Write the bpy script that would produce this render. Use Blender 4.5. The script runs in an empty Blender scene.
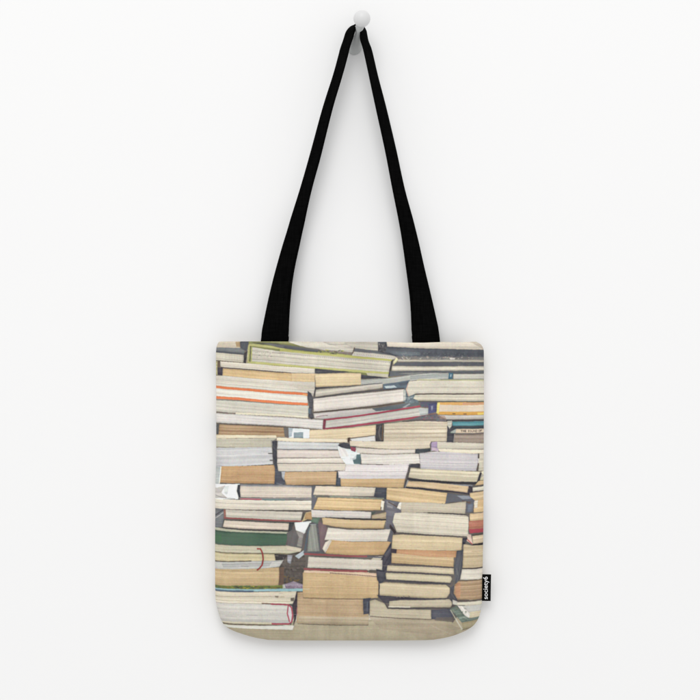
import bpy, math, random
import numpy as np

rng = np.random.default_rng(7)
random.seed(7)

# ------------------------------------------------------------------ scene
scene = bpy.context.scene
C = scene.collection
D = 2.4            # camera distance from the wall (m)
PX = 0.0015        # metres per picture unit on the wall
CZ = 1.5           # height of the picture centre above the floor

def wx(x, k=1.0): return (x - 350.0) * PX * k
def wz(y, k=1.0): return CZ + (350.0 - y) * PX * k

def srgb(c):
    c = np.asarray(c, dtype=np.float64) / 255.0
    return np.where(c <= 0.04045, c / 12.92, ((c + 0.055) / 1.055) ** 2.4)

# ------------------------------------------------------------------ materials
def new_mat(name):
    m = bpy.data.materials.new(name); m.use_nodes = True
    nt = m.node_tree
    b = nt.nodes['Principled BSDF']
    return m, nt, b

def mat_wall():
    m, nt, b = new_mat('matte_wall_paint')
    b.inputs['Roughness'].default_value = 0.9
    b.inputs['Specular IOR Level'].default_value = 0.15
    tc = nt.nodes.new('ShaderNodeTexCoord')
    n = nt.nodes.new('ShaderNodeTexNoise'); n.inputs['Scale'].default_value = 1.4; n.inputs['Detail'].default_value = 3
    r = nt.nodes.new('ShaderNodeValToRGB')
    r.color_ramp.elements[0].color = (0.904, 0.904, 0.904, 1); r.color_ramp.elements[0].position = 0.3
    r.color_ramp.elements[1].color = (0.908, 0.908, 0.908, 1); r.color_ramp.elements[1].position = 0.7
    nt.links.new(tc.outputs['Object'], n.inputs['Vector'])
    nt.links.new(n.outputs['Fac'], r.inputs['Fac'])
    nt.links.new(r.outputs['Color'], b.inputs['Base Color'])
    n2 = nt.nodes.new('ShaderNodeTexNoise'); n2.inputs['Scale'].default_value = 260; n2.inputs['Detail'].default_value = 2
    bp = nt.nodes.new('ShaderNodeBump'); bp.inputs['Strength'].default_value = 0.03; bp.inputs['Distance'].default_value = 0.0005
    nt.links.new(tc.outputs['Object'], n2.inputs['Vector'])
    nt.links.new(n2.outputs['Fac'], bp.inputs['Height'])
    nt.links.new(bp.outputs['Normal'], b.inputs['Normal'])
    return m

def weave(nt, fine, long_):
    """two stretched noises = uneven warp and weft threads"""
    tc = nt.nodes.new('ShaderNodeTexCoord')
    outs = []
    for sc in ((fine, long_, long_), (long_, long_, fine)):
        mp = nt.nodes.new('ShaderNodeMapping'); mp.inputs['Scale'].default_value = sc
        n = nt.nodes.new('ShaderNodeTexNoise'); n.inputs['Scale'].default_value = 1.0
        n.inputs['Detail'].default_value = 1.5
        nt.links.new(tc.outputs['Object'], mp.inputs['Vector'])
        nt.links.new(mp.outputs['Vector'], n.inputs['Vector'])
        outs.append(n.outputs['Fac'])
    a = nt.nodes.new('ShaderNodeMath'); a.operation = 'ADD'
    nt.links.new(outs[0], a.inputs[0]); nt.links.new(outs[1], a.inputs[1])
    return a.outputs[0]

def mat_canvas():
    m, nt, b = new_mat('printed_canvas')
    b.inputs['Roughness'].default_value = 0.88
    b.inputs['Specular IOR Level'].default_value = 0.12
    at = nt.nodes.new('ShaderNodeAttribute'); at.attribute_name = 'print'
    w = weave(nt, 820.0, 200.0)
    mr = nt.nodes.new('ShaderNodeMapRange')
    mr.inputs['From Min'].default_value = 0.6; mr.inputs['From Max'].default_value = 1.4
    mr.inputs['To Min'].default_value = 0.95; mr.inputs['To Max'].default_value = 1.05
    nt.links.new(w, mr.inputs['Value'])
    mx = nt.nodes.new('ShaderNodeVectorMath'); mx.operation = 'SCALE'
    nt.links.new(at.outputs['Color'], mx.inputs[0]); nt.links.new(mr.outputs['Result'], mx.inputs['Scale'])
    nt.links.new(mx.outputs['Vector'], b.inputs['Base Color'])
    bp = nt.nodes.new('ShaderNodeBump'); bp.inputs['Strength'].default_value = 0.14; bp.inputs['Distance'].default_value = 0.0006
    nt.links.new(w, bp.inputs['Height']); nt.links.new(bp.outputs['Normal'], b.inputs['Normal'])
    return m

def mat_strap(name='black_webbing', base=0.0022):
    m, nt, b = new_mat(name)
    b.inputs['Roughness'].default_value = 0.9
    b.inputs['Specular IOR Level'].default_value = 0.02
    w = weave(nt, 700.0, 60.0)
    mr = nt.nodes.new('ShaderNodeMapRange')
    mr.inputs['From Min'].default_value = 0.6; mr.inputs['From Max'].default_value = 1.4
    mr.inputs['To Min'].default_value = base * 0.5; mr.inputs['To Max'].default_value = base * 1.7
    nt.links.new(w, mr.inputs['Value']); nt.links.new(mr.outputs['Result'], b.inputs['Base Color'])
    bp = nt.nodes.new('ShaderNodeBump'); bp.inputs['Strength'].default_value = 0.4; bp.inputs['Distance'].default_value = 0.0008
    nt.links.new(w, bp.inputs['Height']); nt.links.new(bp.outputs['Normal'], b.inputs['Normal'])
    return m

def mat_enamel(name, col, rough, spec=0.5, metal=0.0):
    m, nt, b = new_mat(name)
    tc = nt.nodes.new('ShaderNodeTexCoord')
    n = nt.nodes.new('ShaderNodeTexNoise'); n.inputs['Scale'].default_value = 60; n.inputs['Detail'].default_value = 3
    mr = nt.nodes.new('ShaderNodeMapRange'); mr.inputs['To Min'].default_value = rough - 0.05; mr.inputs['To Max'].default_value = rough + 0.08
    nt.links.new(tc.outputs['Object'], n.inputs['Vector']); nt.links.new(n.outputs['Fac'], mr.inputs['Value'])
    nt.links.new(mr.outputs['Result'], b.inputs['Roughness'])
    b.inputs['Base Color'].default_value = (*col, 1); b.inputs['Specular IOR Level'].default_value = spec
    b.inputs['Metallic'].default_value = metal
    return m

# ------------------------------------------------------------------ the printed picture of books
# Rasterised here from polygons (picture units of the bag front) onto a canvas,
# then carried by the cloth's own vertices as the ink colour of the print.
X0, Y0, X1, Y1 = 205.0, 335.0, 495.0, 650.0
S = 5
W_, H_ = int((X1 - X0) * S), int((Y1 - Y0) * S)
img = np.zeros((H_, W_, 3)); img[:] = (196, 188, 172)
idm = np.zeros((H_, W_), dtype=np.int32)
yy_full = Y0 + (np.arange(H_) + 0.5) / S
xx_full = X0 + (np.arange(W_) + 0.5) / S
_pid = [0]

def inside(pts, xs, ys):
    X, Y = np.meshgrid(xs, ys)
    m = np.zeros(X.shape, dtype=bool)
    n = len(pts)
    for i in range(n):
        xa, ya = pts[i]; xb, yb = pts[(i + 1) % n]
        if ya == yb: continue
        c = ((ya > Y) != (yb > Y)) & (X < (xb - xa) * (Y - ya) / (yb - ya) + xa)
        m ^= c
    return m

def P(col, s, amp=None, a=1.0, mark=True, amp2=3.0):
    """one printed shape. col sRGB 0-255, s = 'x,y x,y ...', amp = strength of page lines"""
    pts = [tuple(float(v) for v in p.split(',')) for p in s.split()]
    xs_, ys_ = [p[0] for p in pts], [p[1] for p in pts]
    i0 = max(0, int((min(xs_) - X0) * S)); i1 = min(W_, int((max(xs_) - X0) * S) + 2)
    j0 = max(0, int((min(ys_) - Y0) * S)); j1 = min(H_, int((max(ys_) - Y0) * S) + 2)
    if i1 <= i0 or j1 <= j0: return
    xs, ys = xx_full[i0:i1], yy_full[j0:j1]
    m = inside(pts, xs, ys)
    lum = sum(col) / 3
    if amp is None: amp = 13.0 if lum > 140 else 7.0
    # slope of the longest edge
    L = 0; sl = 0
    for k in range(len(pts)):
        xa, ya = pts[k]; xb, yb = pts[(k + 1) % len(pts)]
        d = math.hypot(xb - xa, yb - ya)
        if abs(xb - xa) > 3 and d > L: L = d; sl = (yb - ya) / (xb - xa)
    X, Y = np.meshgrid(xs, ys)
    t = (Y - sl * (X - xs[0]))
    t = (t - t.min())
    def n1(u):
        r = rng.normal(0, 1, int(u.max()) + 4)
        k = np.floor(u).astype(int); f = u - k; f = f * f * (3 - 2 * f)
        return r[k] * (1 - f) + r[k + 1] * f
    lines = 0.95 * n1(t / 0.62) + 0.85 * n1(t / 1.4) * (0.6 + 0.4 * np.sin(X * 0.11 + rng.uniform(0, 6))) + 0.35 * n1(t / 4.0)
    u = (X - xs[0])
    blot = 0.6 * n1(u / 9.0) + 0.5 * n1(u / 2.5)
    tint = np.array([1.0, 0.98, 0.92])
    hh = max(t.max() * 0.8, 0.5); tn = np.clip(t / hh, 0, 1)
    shade = (rng.uniform(-1, 1) * 5 * (tn - .5) + 4 * np.sin(tn * math.pi) - 3 + rng.uniform(-3, 3)) * (1 if lum > 140 and amp > 0 else 0.3)
    if lum > 140 and amp > 8 and hh > 3.5:
        # lighter upper cover edge, darker lower one, and the seams between gatherings of pages
        shade = shade + 9 * np.exp(-t / 0.5) - 7 * np.exp(-np.abs(tn - 1) * hh / 0.7)
        for _ in range(int(rng.integers(1, 2 + int(hh / 4)))):
            p = rng.uniform(0.12, 0.9) * hh
            shade = shade + rng.uniform(-11, 6) * np.exp(-((t - p) / 0.32) ** 2) * (0.6 + 0.4 * np.sin(X * rng.uniform(.03, .12) + rng.uniform(0, 6)))
    c = np.array(col, dtype=float)[None, None, :] + (lines * amp * 0.62 + blot * amp2 * 0.5 + shade)[:, :, None] * tint
    sub = img[j0:j1, i0:i1]
    sub[m] = sub[m] * (1 - a) + c[m] * a
    if mark:
        _pid[0] += 1
        idm[j0:j1, i0:i1][m] = _pid[0]

def Ln(col, s, w=1.0, a=1.0, mark=False, amp=5):
    """a printed line of width w (picture units); w may be 'w0,w1'"""
    pts = [tuple(float(v) for v in p.split(',')) for p in s.split()]
    top, bot = [], []
    n = len(pts)
    if sum(col) / 3 < 108 and max(col) - min(col) < 50:
        w = tuple(v * 0.72 for v in w) if isinstance(w, tuple) else w * 0.72
        f = rng.uniform(0.0, 0.9); col = tuple(c * (1 - f) + b * f for c, b in zip(col, (98, 80, 70)))
    for i, (x, y) in enumerate(pts):
        xa, ya = pts[max(0, i - 1)]; xb, yb = pts[min(n - 1, i + 1)]
        d = math.hypot(xb - xa, yb - ya); nx, ny = -(yb - ya) / d, (xb - xa) / d
        ww = w if not isinstance(w, tuple) else w[0] + (w[1] - w[0]) * i / (n - 1)
        top.append((x - nx * ww / 2, y - ny * ww / 2)); bot.append((x + nx * ww / 2, y + ny * ww / 2))
    P(col, ' '.join('%f,%f' % p for p in top + bot[::-1]), amp=amp, a=a, mark=mark)

DK = (62, 62, 74)
BR = (98, 86, 78)

def speck(x0, y0, x1, y1, cols, n, w=1.2, h=0.7):
    for _ in range(n):
        x = random.uniform(x0, x1); y = random.uniform(y0, y1)
        a = random.uniform(.4, 1) * w; b = random.uniform(.4, 1) * h; sk = random.uniform(-.5, .5)
        P(random.choice(cols), '%f,%f %f,%f %f,%f %f,%f' % (x-a, y-b+sk, x+a, y-b-sk, x+a*.7, y+b-sk, x-a*.8, y+b+sk), a=random.uniform(.35, .8), mark=False, amp=0)

def draw_print():
    # ---------------- shelf board under the books
    P((174, 164, 138), '205,622 495,616 495,650 205,650', amp=4, amp2=8)
    P((172, 162, 136), '225,628 300,627 300,636 240,637', a=.5, mark=False)
    P((158, 144, 122), '368,615 436,618 462,628 430,634 380,628', a=.5, mark=False)
    P((172, 156, 134), '400,622 440,622 470,640 420,641', a=.35, mark=False)
    # ---------------- darkness between the piles
    P((138, 128, 118), '205,335 495,335 495,470 205,470', amp=10, amp2=8)
    P((100, 92, 88), '205,455 495,455 495,560 452,622 452,618 431,618 385,614 369,600 369,560 385,545 386,500 386,560 300,600 291,624 205,560', amp=10, amp2=8)
    # ================= top strip
    P((206, 196, 176), '214,340 250,340 243,348 215,348')
    P((166, 136, 98), '236,342 241,342 241,347 237,347', a=.8, mark=False)
    P((118, 124, 128), '214,347.2 240,348 246,349 244,354.4 214,351.8')
    P((86, 92, 104), '214,350.4 244,353.2 244,354.8 214,352.2', mark=False)
    P((74, 78, 92), '240.5,341 251,341 247,351 241,348')
    P((206, 201, 184), '214,352 244.5,355 244,362.6 214,360.4')
    for i in range(14): Ln((176, 170, 156), '%f,%f %f,%f' % (226 + i*1.3, 354, 226 + i*1.3, 361.5), .5, .5)
    Ln(BR, '216,360.6 244,362.8', .9)
    P((72, 68, 72), '244.4,353 248,350.5 246.5,363 244,362.8')
    P((196, 190, 150), '248.5,345 250.4,344 248.4,363.4 246.6,362.6')
    # upper beige slabs
    P((206, 202, 190), '280,340 360,340 354,352.4 330,350.5 300,346.8')
    P((174, 170, 160), '318,340 380,340 379,352.5 352,348.2 330,345')
    P((188, 184, 172), '345,343 378,344 378,350.6 353,348.2', amp=16)
    # green book with dotted page edge
    P((140, 142, 92), '249,341 286,341 300,346 320,350.5 352,355.5 393,359.6 390,378 350,373 310,369.2 280,366 248.5,363.6')
    P((88, 92, 62), '251,342.4 276,343 284,345 262,344.6', mark=False)
    P((178, 178, 114), '249,344 262,344.6 285,348.2 285,349.6 262,347 250.4,346.2', mark=False)
    P((112, 114, 112), '262,343 284,344.6 319,349.6 318,352.2 300,350.2 280,347.6')
    P((84, 88, 96), '284,346 318,351 318,352.2 284,348.2', mark=False)
    P((182, 182, 108), '280,348.2 300,350.8 320,352.2 344,354.4 392,358.4 392,361.6 350,358 320,355.6 280,351.4', amp=12)
    speck(318, 350, 344, 354, [(92, 98, 66), (168, 172, 78), (70, 76, 60)], 22, 2.4, .6)
    P((196, 192, 178), '251.6,347 280,351.2 320,355.2 350,357.8 391.6,361.2 389.4,372.4 350,369.6 310,366.6 280,363.8 251,361.6', amp=15, amp2=6)
    for i in range(72):
        x = 254 + i * 1.9
        y = np.interp(x, [251, 280, 320, 350, 391], [351.4, 353, 356.8, 359.4, 362.4])
        P((158, 152, 142), '%f,%f %f,%f %f,%f %f,%f' % (x, y, x+.9, y+.1, x+.9, y+.8, x, y+.7), a=.7, mark=False, amp=0)
    speck(255, 352, 275, 358, [(150, 146, 140), (216, 212, 200)], 26, 1.0, .5)
    P((190, 190, 122), '249,361 280,363.6 310,366.4 350,369.4 389.4,372.2 389,374.4 350,371.6 310,368.6 280,365.8 249,363.6', amp=12)
    P((206, 202, 180), '366,372.6 389,374.2 388.6,377.6 368,376.4')
    Ln((188, 188, 120), '249.6,344.8 248.9,363', 1.3)
    Ln((92, 92, 56), '251.2,346 250.4,362', .8)
    Ln((172, 176, 88), '252.3,347 251.7,361', .8)
    P((70, 68, 78), '391,361 393,359.4 391.4,368 389.6,375.5 388,377')
    # grey spine above it, dotted strip
    P((106, 110, 118), '354,348.2 379,351.2 400,354 399,357.8 370,354.8 354,353')
    P((194, 190, 178), '353,351.4 372,353 394,355.6 398,358.2 392,359.4 352,355.6')
    for i in range(24):
        x = 354 + i * 1.75; y = np.interp(x, [353, 396], [353.2, 357.4])
        P((140, 136, 132), '%f,%f %f,%f %f,%f %f,%f' % (x, y, x+.8, y, x+.8, y+.9, x, y+.9), a=.7, mark=False, amp=0)
    Ln((56, 54, 62), '354.6,347.5 352.6,353.5', 1.0)
    # ---- right top
    P((68, 76, 92), '378,342 495,342 495,360 420,359 395,356 378,352', amp=10, amp2=10)
    P((212, 204, 190), '386,340 495,340 495,351 484,350 420,348.4 387,346.8')
    P((190, 178, 162), '470,342 495,342 484,349.6 478,346.6', a=.6, mark=False)
    P((66, 66, 76), '378,342.8 386,343.2 386.4,350 384,353 378,351.4', mark=False)
    speck(379, 344, 386, 352, [(180, 178, 172), (110, 112, 120), (52, 54, 64)], 16, 1.1, .9)
    P((108, 122, 134), '388,350.8 420,352 420,355.6 400,356 390,353', a=.8, mark=False, amp=14)
    speck(392, 352, 466, 356.6, [(150, 156, 160), (128, 136, 144), (90, 98, 112)], 60, 1.0, .5)
    P((142, 140, 138), '396,356 420,356.6 484,356.8 495,357 495,359.8 440,360 396,358.6', a=.9, mark=False, amp=16)
    speck(398, 356, 480, 359.4, [(196, 192, 184), (96, 96, 104), (170, 150, 142)], 70, 1.2, .5)
    P((222, 220, 214), '449,357.6 455,357.8 454,359.6 450,359.6', a=.8, mark=False)
    P((184, 180, 168), '397,359.4 420,360 495,360.2 495,362 420,361.8 398,361.8')
    P((78, 82, 96), '394,362.4 420,362 495,362.2 495,365.8 420,366 394,365.6')
    speck(440, 362, 484, 365, [(140, 142, 140), (100, 104, 112)], 24, 1.6, .5)
    P((218, 214, 170), '393,361.8 396.6,357 398,359.4 396,362.6 393.4,364.6')
    P((208, 203, 188), '392,366 420,366.2 495,366 495,370.4 420,370.6 391.6,370.8')
    P((104, 110, 118), '390,371 420,370.8 495,370.6 495,373.6 440,373.6 400,375.4 389,376.6')
    P((140, 142, 142), '398,373.4 414,371.8 448,372 448,373.4 410,374.6', mark=False)
    P((66, 68, 80), '361,374.8 388,377.6 372,378.4 361,378.6')
    P((172, 176, 172), '360,379.4 388,378 410,374.8 430,373 448.6,373.2 448.6,378.8 420,379.6 385,384 360,385.6')
    P((146, 154, 156), '410,375.6 448,374 448,377 410,379', a=.6, mark=False)
    P((192, 191, 182), '453,373.8 495,373.8 495,379 453,378.8')
    P((64, 116, 146), '448.6,372.4 452.8,372.4 452,379 448,379')
    P((206, 220, 226), '450,374 451.2,374 450.8,377 449.8,377', a=.7, mark=False)
    Ln((66, 76, 92), '396,372.4 420,371.8 449,372.4 484,373.4', .7)
    P((194, 193, 158), '418,379 495,379.4 495,381.2 416,380.6')
    Ln((112, 118, 108), '440,379.2 495,379.2', .6)
    P((104, 122, 140), '383,384 396,382.2 409.4,380 407,388.4 383,389.4')
    P((186, 202, 210), '384,386 394,385 397,387.4 386,388.4', a=.9, mark=False)
    P((66, 80, 100), '398,383.4 409,381 407,384.4 400,385.6', a=.8, mark=False)
    P((106, 124, 134), '404,388 408,392 416,394 420,402.4 404,404.5 402,400')
    speck(404, 394, 415, 403, [(60, 76, 92), (150, 166, 172), (84, 104, 120)], 18, 1.4, .9)
    P((203, 198, 184), '408.6,381.2 420,380.4 495,381.2 495,393 416,393.2 408,396.4 405.6,389')
    Ln((206, 150, 140), '407.6,383 406.4,390 408.4,396', .8, .6)
    P((204, 198, 180), '414.4,395 420,394.4 495,394.4 495,401.2 418,400.6 413,398.4')
    Ln((86, 80, 74), '414,394.4 430,393.5 495,394', .8)
    Ln((80, 92, 78), '418,401.4 495,401.6', 1.1)
    # ================= left column upper
    P((190, 184, 138), '214,361.2 219,361.4 218.4,374.8 214,374.8')
    P((112, 88, 66), '218,361 220.4,361 220,367.6 217.6,367.6')
    P((64, 54, 72), '217.6,367.4 223,367.6 222.6,375.2 217.8,374.6')
    P((213, 206, 191), '220.4,361.2 244,362.8 280,366 315,368.8 315,373.2 292,372.6 280,371.4 221,366.8')
    Ln((104, 90, 84), '221,367.2 250,369.6 280,372.2 291,373', 1.0)
    P((207, 176, 127), '223.4,368.2 250,370.2 280,372.6 292,373.2 292,381 262,379 223,375.6')
    P((216, 190, 146), '292,373.2 315,373.4 315,382 292,381')
    P((223, 202, 162), '315,373.6 350,372.8 361,373 361,384.8 350,385.4 316,386.8', amp2=5)
    P((70, 72, 84), '315.2,368.4 331,370 350,372 330,373 315.2,373.2')
    P((208, 203, 191), '214,375.4 223,375.4 262,379 292,381 315,382 315,391 312.5,398 309,393 285,391.4 240,388 214,386')
    P((198, 190, 174), '290,384 314,385.4 314,389 300,390', a=.5, mark=False)
    OR = (222, 122, 78)
    P((219, 214, 205), '214,387 240,389.5 285,393.5 308,395 308,402.8 280,401.2 240,398 214,396')
    Ln(OR, '214,386.7 240,388.8 262,390.8 285,392.6 303,393.6 309,394.8', 2.5)
    Ln((232, 184, 120), '303,394.4 310,394.8 310.6,397', 1.6, .7)
    P((200, 198, 187), '214,400 240,401 280,404.2 309,405.4 308.4,417.4 280,415.4 240,413 214,411')
    Ln(OR, '214,397.2 240,398.6 262,400.8 285,402.6 308,404', 2.6)
    Ln((150, 110, 90), '230,399.4 250,400.8', .6, .6)
    P((218, 212, 190), '236,412 280,413.8 308.4,416.2 308.4,417.8 280,416 236,414')
    Ln((120, 110, 104), '214,412 228,412.7', .8)
    P((211, 208, 206), '214,412.8 240,414.2 280,416.6 310,418.6 324,419.4 323,428.8 300,427 280,425.4 240,423.4 214,422.4')
    P((70, 72, 86), '308,391 311,393 313.6,398 312.6,411 314,417.6 311.6,419 308.6,416 309.6,404 307.8,399')
    P((96, 130, 150), '308.4,408 311,408.6 310.6,414 308.6,413', a=.7, mark=False)
    # ================= centre upper
    P((197, 191, 180), '316,389.4 350,386.8 382.4,383.6 382.4,387.6 366,390 350,391.8 315.4,396.4')
    Ln((66, 68, 78), '316,388.4 330,386.8 350,386 382,382.8', (1.8, .5))
    Ln((66, 66, 76), '315.8,387 314.4,397', 1.4)
    P((216, 210, 204), '313.4,398.6 350,394.2 400,389.4 404,389 403.4,400.8 380,404.4 350,407.8 314,411.2')
    Ln((72, 72, 84), '313,397.9 350,392.9 382,389.6 404,388.2', 1.3)
    P((186, 190, 186), '403,389.4 405.6,390 405.4,400 403,401', mark=False)
    P((194, 189, 188), '313.6,413 350,409.6 375,408 405,403 414,405 400,409 350,416.4 325,419 314.6,417.8')
    P((96, 106, 116), '372,408.4 404,403.2 418,402.6 420,404.6 405,407 396,409.4 376,410.6', amp=12)
    P((178, 186, 190), '402,407 409,403.4 410.4,404 404,407.8', a=.7, mark=False)
    Ln((66, 66, 76), '313,412.2 350,408.9 380,405.6 404.6,402.2', 1.4)
    Ln((112, 66, 84), '316,416.6 322,415.4 328,415', .8, .6)
    P((196, 192, 186), '325,420 350,417.4 382,413 420,407.4 428,408 428,415 405,418.4 385,421 350,425.4 325.4,428.6')
    P((178, 188, 190), '418,408.6 428.4,407.4 428,414.4 420,415', a=.8, mark=False)
    RD = (186, 66, 90)
    Ln(RD, '324,419.6 350,416.6 382,412 420,406 429,404.6', 1.6)
    Ln(RD, '323.6,428.8 350,425.8 385,421.2 420,416.4 436,414', 1.9)
    P((150, 50, 74), '323.6,419.4 326.2,419.6 325.2,428.6 322.8,428.4')
    P((86, 84, 112), '420,401.6 436,401 436,404 428,407 420,406.4', amp=14)
    speck(420, 402, 430, 407, [(170, 90, 130), (70, 130, 130), (60, 60, 110)], 14, 1.4, .6)
    P((72, 76, 140), '428,403.6 436.8,402.4 436,411.6 428,413.6')
    P((178, 188, 214), '430.4,405.6 432.8,405 432.4,410 430.8,410.6', a=.7, mark=False)
    P((110, 104, 112), '420,415.6 436,413.4 443,418.6 446,421 405,421.4', amp=12)
    speck(421, 415, 441, 420, [(60, 110, 112), (176, 70, 96), (66, 60, 100), (160, 160, 160)], 34, 1.5, .6)
    Ln((56, 58, 62), '402,421 420,419.8 436,419.6', 1.1)
    P((226, 208, 184), '438,403.4 495,404 495,412 438,412', amp=10)
    P((224, 170, 98), '437,401.8 495,402 495,404.4 462,405 440,404.4')
    P((214, 160, 134), '462,402.4 495,402.6 495,404.4 462,404.6', a=.7, mark=False)
    P((222, 168, 84), '437,411.4 484,411.4 495,411 495,415 437,414.4')
    P((232, 206, 96), '477,412.4 495,412 495,414.8 477,414.8', a=.7, mark=False)
    Ln((110, 80, 60), '452,413.4 455,413.4', .9, .8); Ln((110, 80, 60), '463,413.6 466,413.6', .9, .8)
    P((234, 216, 124), '436.6,402.4 439.6,402.2 438.4,413.4 436,413')
    P((196, 191, 184), '438,415 495,415 495,419 446,419')
    P((160, 124, 112), '436,415 444,415.4 446,418.8 440,418.6', a=.6, mark=False)
    # ================= middle right
    P((60, 62, 78), '446,419.4 495,419.4 495,442 446,442', amp=8)
    P((192, 192, 180), '446.6,420.4 451.6,420 451.4,425.6 448.8,428.8 446.8,425')
    P((82, 148, 162), '451.6,421.2 495,421 495,425.4 452,425.6', amp=12)
    Ln((48, 72, 82), '452,420.6 495,420.4', 1.0)
    P((50, 68, 82), '451,425.8 495,425.6 495,428.2 451,428.4')
    P((166, 178, 172), '450,431.4 455,428.6 458,428.6 457,432.6 450,432.8')
    P((214, 196, 172), '455.6,428.4 495,428.4 495,432.6 455,432.8', amp=6)
    P((150, 134, 123), '453.6,433.2 495,433 495,443 452.6,441.6', amp=12)
    Ln((110, 96, 88), '454,434 495,433.8', 1.2, .7)
    Ln((170, 166, 160), '454.4,433 453,441', .7, .8)
    # lettering printed on that spine
    F = {'T': '11111 00100 00100 00100 00100', 'H': '10001 10001 11111 10001 10001', 'E': '11111 10000 11110 10000 11111',
         'S': '01111 10000 01110 00001 11110', 'O': '01110 10001 10001 10001 01110', 'U': '10001 10001 10001 10001 01110',
         'N': '10001 11001 10101 10011 10001', 'D': '11110 10001 10001 10001 11110', 'F': '11111 10000 11110 10000 10000'}
    cx = 460.2
    for ch in 'THE SOUND OF':
        if ch == ' ': cx += 0.95; continue
        for r, row in enumerate(F[ch].split()):
            for c_, b in enumerate(row):
                if b == '1':
                    x = cx + c_ * .32; y = 429.6 + r * .38
                    P((70, 60, 56), '%f,%f %f,%f %f,%f %f,%f' % (x, y, x + .34, y, x + .34, y + .4, x, y + .4), amp=0, amp2=0, mark=False, a=.95)
        cx += 2.0
    # thick book
    P((209, 197, 175), '383,423.4 400,421.8 420,420.6 447,421.4 446.4,440.8 420,441 383,441', amp=14)
    for y0, y1 in ((429, 428.4), (433.6, 432.8), (437.6, 437)):
        Ln((164, 148, 126), '384,%f 446,%f' % (y0, y1), .8, .7)
    P((66, 62, 70), '375.6,424.4 383.6,423 383.4,441 375.4,440.6')
    Ln((150, 140, 134), '380.4,425 378.6,432 380.6,440', .9, .8)
    Ln((182, 130, 70), '382.6,424 382,440', .9, .6)
    P((222, 203, 168), '309.6,429.8 350,427.4 376,424.6 375.6,434.6 350,437.4 345,438.8 309.6,438')
    P((216, 217, 216), '350,438.4 374.6,435.2 375.6,440.8 352,440.6')
    Ln((120, 104, 92), '350,437.8 374,434.9', .9)
    # ================= left middle
    P((168, 138, 104), '214,423.6 240,424 286,426.4 287,436.6 214,434.6', amp=16)
    P((148, 112, 84), '222,429.4 286,431 286,432.6 222,431.4', a=.6, mark=False)
    P((76, 80, 82), '214,423.4 219.4,423.8 218.6,434 214,434')
    Ln((80, 72, 66), '214,423.6 250,424.8 300,427.6', 1.0)
    P((116, 110, 108), '284,427 290,427.2 290,437 285,436.4', amp=6)
    P((226, 236, 240), '288.6,427.2 310,428.8 309.4,438.8 289,437.8', amp=8)
    P((150, 168, 180), '288.6,427.4 293,427.6 292,436 289,437', a=.7, mark=False)
    P((140, 158, 168), '294,432 303.6,431.8 303.4,438 294,438', mark=False)
    P((223, 212, 184), '214,434.6 276.6,434.8 277,437.6 240,438 214,438.6')
    P((222, 210, 186), '277,437 297,437.6 348.6,438.6 348,442 300,441.6 277,440.4')
    P((198, 194, 176), '214,438.6 277,437.8 273.6,440 272.6,447.2 214,447', amp=14)
    P((150, 148, 146), '271,439.6 277,440 276,446 272,447', a=.6, mark=False)
    P((201, 203, 207), '214,447.6 240,447 272.4,446.6 273.6,463.6 250,465 214,466.4', amp=10, amp2=5)
    P((66, 68, 84), '272.6,440.8 277.4,440.4 277,458 279.4,470.6 274.6,466 273.4,455')
    Ln((72, 72, 86), '268.6,452.9 273.6,453.1', 1.0); Ln((72, 72, 86), '270,459.6 275,460', 1.2)
    P((188, 150, 108), '221.6,465.8 240,465.4 274.6,464.4 276,470 275,483 220,482.2', amp=12, amp2=6)
    P((206, 166, 108), '221.6,466 240,465.6 238,474 221,478', a=.25, mark=False)
    P((190, 197, 198), '214,466 222,465.8 220.4,484 214,486')
    Ln((236, 232, 218), '221.4,466.4 219.8,483', 1.0)
    P((72, 78, 98), '275.6,465 278.4,468 286,471 285,484.6 275,484.2', amp=8)
    P((206, 210, 214), '281.6,471 286,471 284.6,480 282.4,477', a=.8, mark=False)
    Ln((150, 160, 170), '277,482.6 283,484', 1.0, .7)
    P((240, 246, 247), '214,483.6 240.6,483 239,498.4 214,498.4', amp=8)
    P((176, 172, 170), '214,488 226,484.8 222,492 228,496.6 214,498', a=.85, mark=False)
    P((206, 214, 216), '224,486 230,485 228,494 225,493', a=.7, mark=False)
    Ln((140, 138, 140), '214,494.6 224,497 236,497.8', .8, .7)
    P((150, 148, 152), '240.4,483.4 280,484 313,485.6 312.6,487 280,486 240.4,485.4')
    P((209, 198, 186), '240.6,485.4 280,486 312.4,487 312.4,497 280,496.8 240.4,496.2')
    P((62, 66, 80), '238.6,484 241,484 240.6,490 241.2,496.4 239.2,496 237.6,490')
    P((150, 146, 146), '240,496.6 312,497.2 312,500 240,499.2')
    Ln((184, 104, 114), '241,498 262,498.4', 1.3)
    Ln((122, 142, 142), '263,498.6 285,499', 1.7)
    P((218, 211, 197), '214,498.2 240,499 280,499.8 312.4,500 312,509.4 280,509.2 214,508')
    P((104, 106, 118), '312,485.4 317,485.4 314.4,493 317,496 314,509 311.6,509')
    P((122, 126, 132), '214,508 225,508.2 223.6,526 214,528', amp=10)
    Ln((58, 60, 74), '214,516 224,509', 1.1); Ln((196, 198, 196), '214,519 224,511.6', .7, .8)
    P((201, 195, 183), '226,508.6 280,510.2 304.6,511 301.6,520 280,519.2 226,516.4')
    P((160, 108, 98), '224.4,508.4 226.4,508.6 226.8,516.6 224.6,517')
    Ln((170, 84, 84), '224.6,516.8 250,518 280,519.6 303,520.6', 1.4)
    P((206, 186, 140), '303,512 313,510.4 313,516 302,521', a=1); P((92, 84, 76), '303,511 306,511.4 303,519 301.4,519.4')
    P((212, 199, 184), '224.8,519.2 250,520.4 280,522 290,522.4 289,529 280,528.8 250,527.8 223.6,526.2')
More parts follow.
